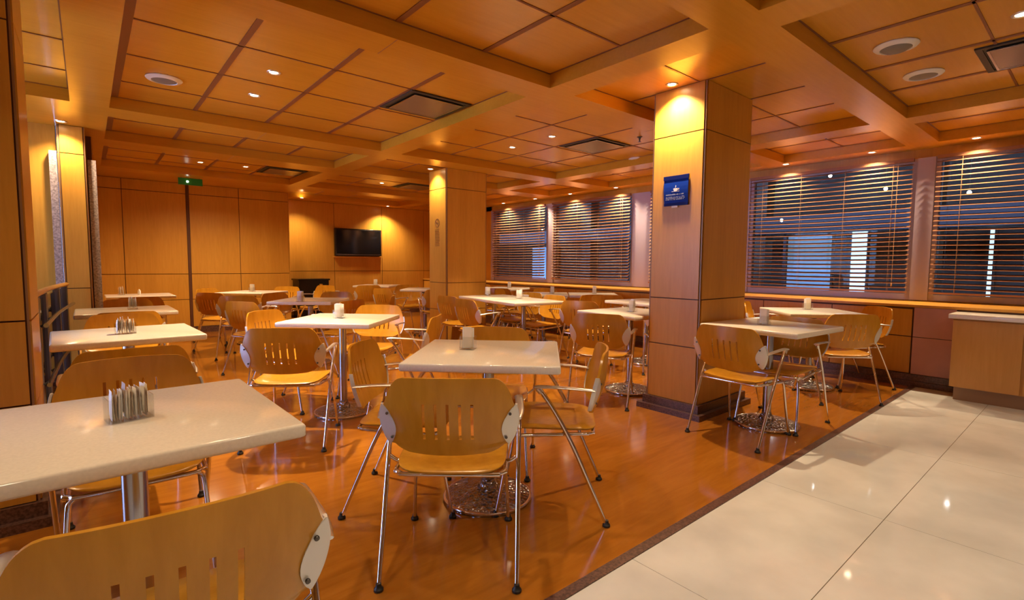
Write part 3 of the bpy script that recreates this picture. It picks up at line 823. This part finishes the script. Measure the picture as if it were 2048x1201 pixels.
# ------------------------------------------------------------------ divider on the left
o = thing('glazed_divider', 'low divider of dark glass and grey posts with wooden rail beside the left tables', 'divider', (-.24, 5.4, 0))
b = MB(); b.tube([(-.03, -1.05, .985), (.0, 0, .985), (.08, 1.0, .985)], .022, 10, flat=(1.2, .8)); b.build('cap_rail', ['veneer'], o, smooth=50)
for yy, xx in ((-.98, -.025), (-.45, -.010), (.35, .035), (.90, .070)):
    b = MB(); b.box(xx-.02, xx+.02, yy-.10, yy+.10, 0, .97); b.build('post', ['greypanel'], o)
for (a, c) in ((-.86, -.56), (-.34, .24), (.46, .79)):
    b = MB(); xa, xc = -.03+(a+1.05)*.04, -.03+(c+1.05)*.04
    b.add([(xa-.006, a, .06), (xa+.006, a, .06), (xc+.006, c, .06), (xc-.006, c, .06), (xa-.006, a, .95), (xa+.006, a, .95), (xc+.006, c, .95), (xc-.006, c, .95)],
          [(0, 1, 2, 3), (7, 6, 5, 4), (0, 4, 5, 1), (1, 5, 6, 2), (2, 6, 7, 3), (3, 7, 4, 0)]); b.build('glass_panel', ['dglass'], o)
for zz in (.80, .42):
    b = MB(); b.tube([(.03, -1.1, zz), (.06, 0, zz), (.13, 1.0, zz)], .014, 8); b.build('hand_rail', ['pole'], o, smooth=50)
    for yy, xx in ((-.98, .0), (-.45, .015), (.35, .055), (.90, .09)):
        b = MB(); b.tube([(xx, yy, zz-.02), (xx+.035, yy, zz)], .012, 8, sub=1); b.build('rail_bracket', ['ventdark'], o)

# ------------------------------------------------------------------ counter on the right
o = thing('serving_counter', 'wooden counter with a cream top at the right edge', 'counter', (6.0, .90, 0))
b = MB(); b.box(.03, .30, -3.2, -.03, 0, .12); b.build('plinth', ['board'], o)
b = MB(); b.box(.005, .33, -3.2, -.002, .12, .74); b.build('body', ['counterwood'], o)
for i, (y0, y1) in enumerate(((-.46, -.0), (-.94, -.475), (-1.42, -.955), (-1.9, -1.435))):
    b = MB(); b.box(-.013, .005, y0+.003, y1-.003, .125, .73); b.build('door', ['counterwood'], o)
b = MB(); b.box(-.035, .34, -3.2, .03, .745, .785, bev=.004); b.build('countertop', ['top'], o, smooth=35)

# ------------------------------------------------------------------ light from outside, world
w = bpy.data.worlds.new('world'); sc.world = w; w.use_nodes = True
bg = w.node_tree.nodes['Background']; bg.inputs[0].default_value = (.36, .52, 1.0, 1); bg.inputs[1].default_value = 13.0

# ------------------------------------------------------------------ camera
cam = bpy.data.cameras.new('camera'); co = bpy.data.objects.new('camera', cam); COL.objects.link(co)
cam.sensor_fit = 'HORIZONTAL'; cam.sensor_width = 36; cam.lens = 1008.19/2048*36; cam.clip_start = .02; cam.clip_end = 80
pitch, roll, yaw = 7.19477985e-02, -7.19826582e-03, 7.00300543e-01
A_ = Vector((.7649622, .04082129, -.64278026)); B_ = Vector((-.64403516, .05960477, -.7626703)); U_ = Vector((.00717958, .99738703, .07188574))
mw = Matrix(((A_.x, A_.y, A_.z, 0), (B_.x, B_.y, B_.z, 0), (U_.x, U_.y, U_.z, 1.21), (0, 0, 0, 1)))
co.matrix_world = mw
sc.camera = co
sc.view_settings.view_transform = 'Standard'; sc.view_settings.look = 'None'; sc.view_settings.gamma = 1
sc.view_settings.exposure = 0.0
sc.view_settings.use_curve_mapping = False
sc.cycles.max_bounces = 10; sc.cycles.transparent_max_bounces = 24; sc.cycles.diffuse_bounces = 5; sc.cycles.glossy_bounces = 5
sc.cycles.sample_clamp_indirect = 8; sc.cycles.caustics_reflective = False; sc.cycles.caustics_refractive = False
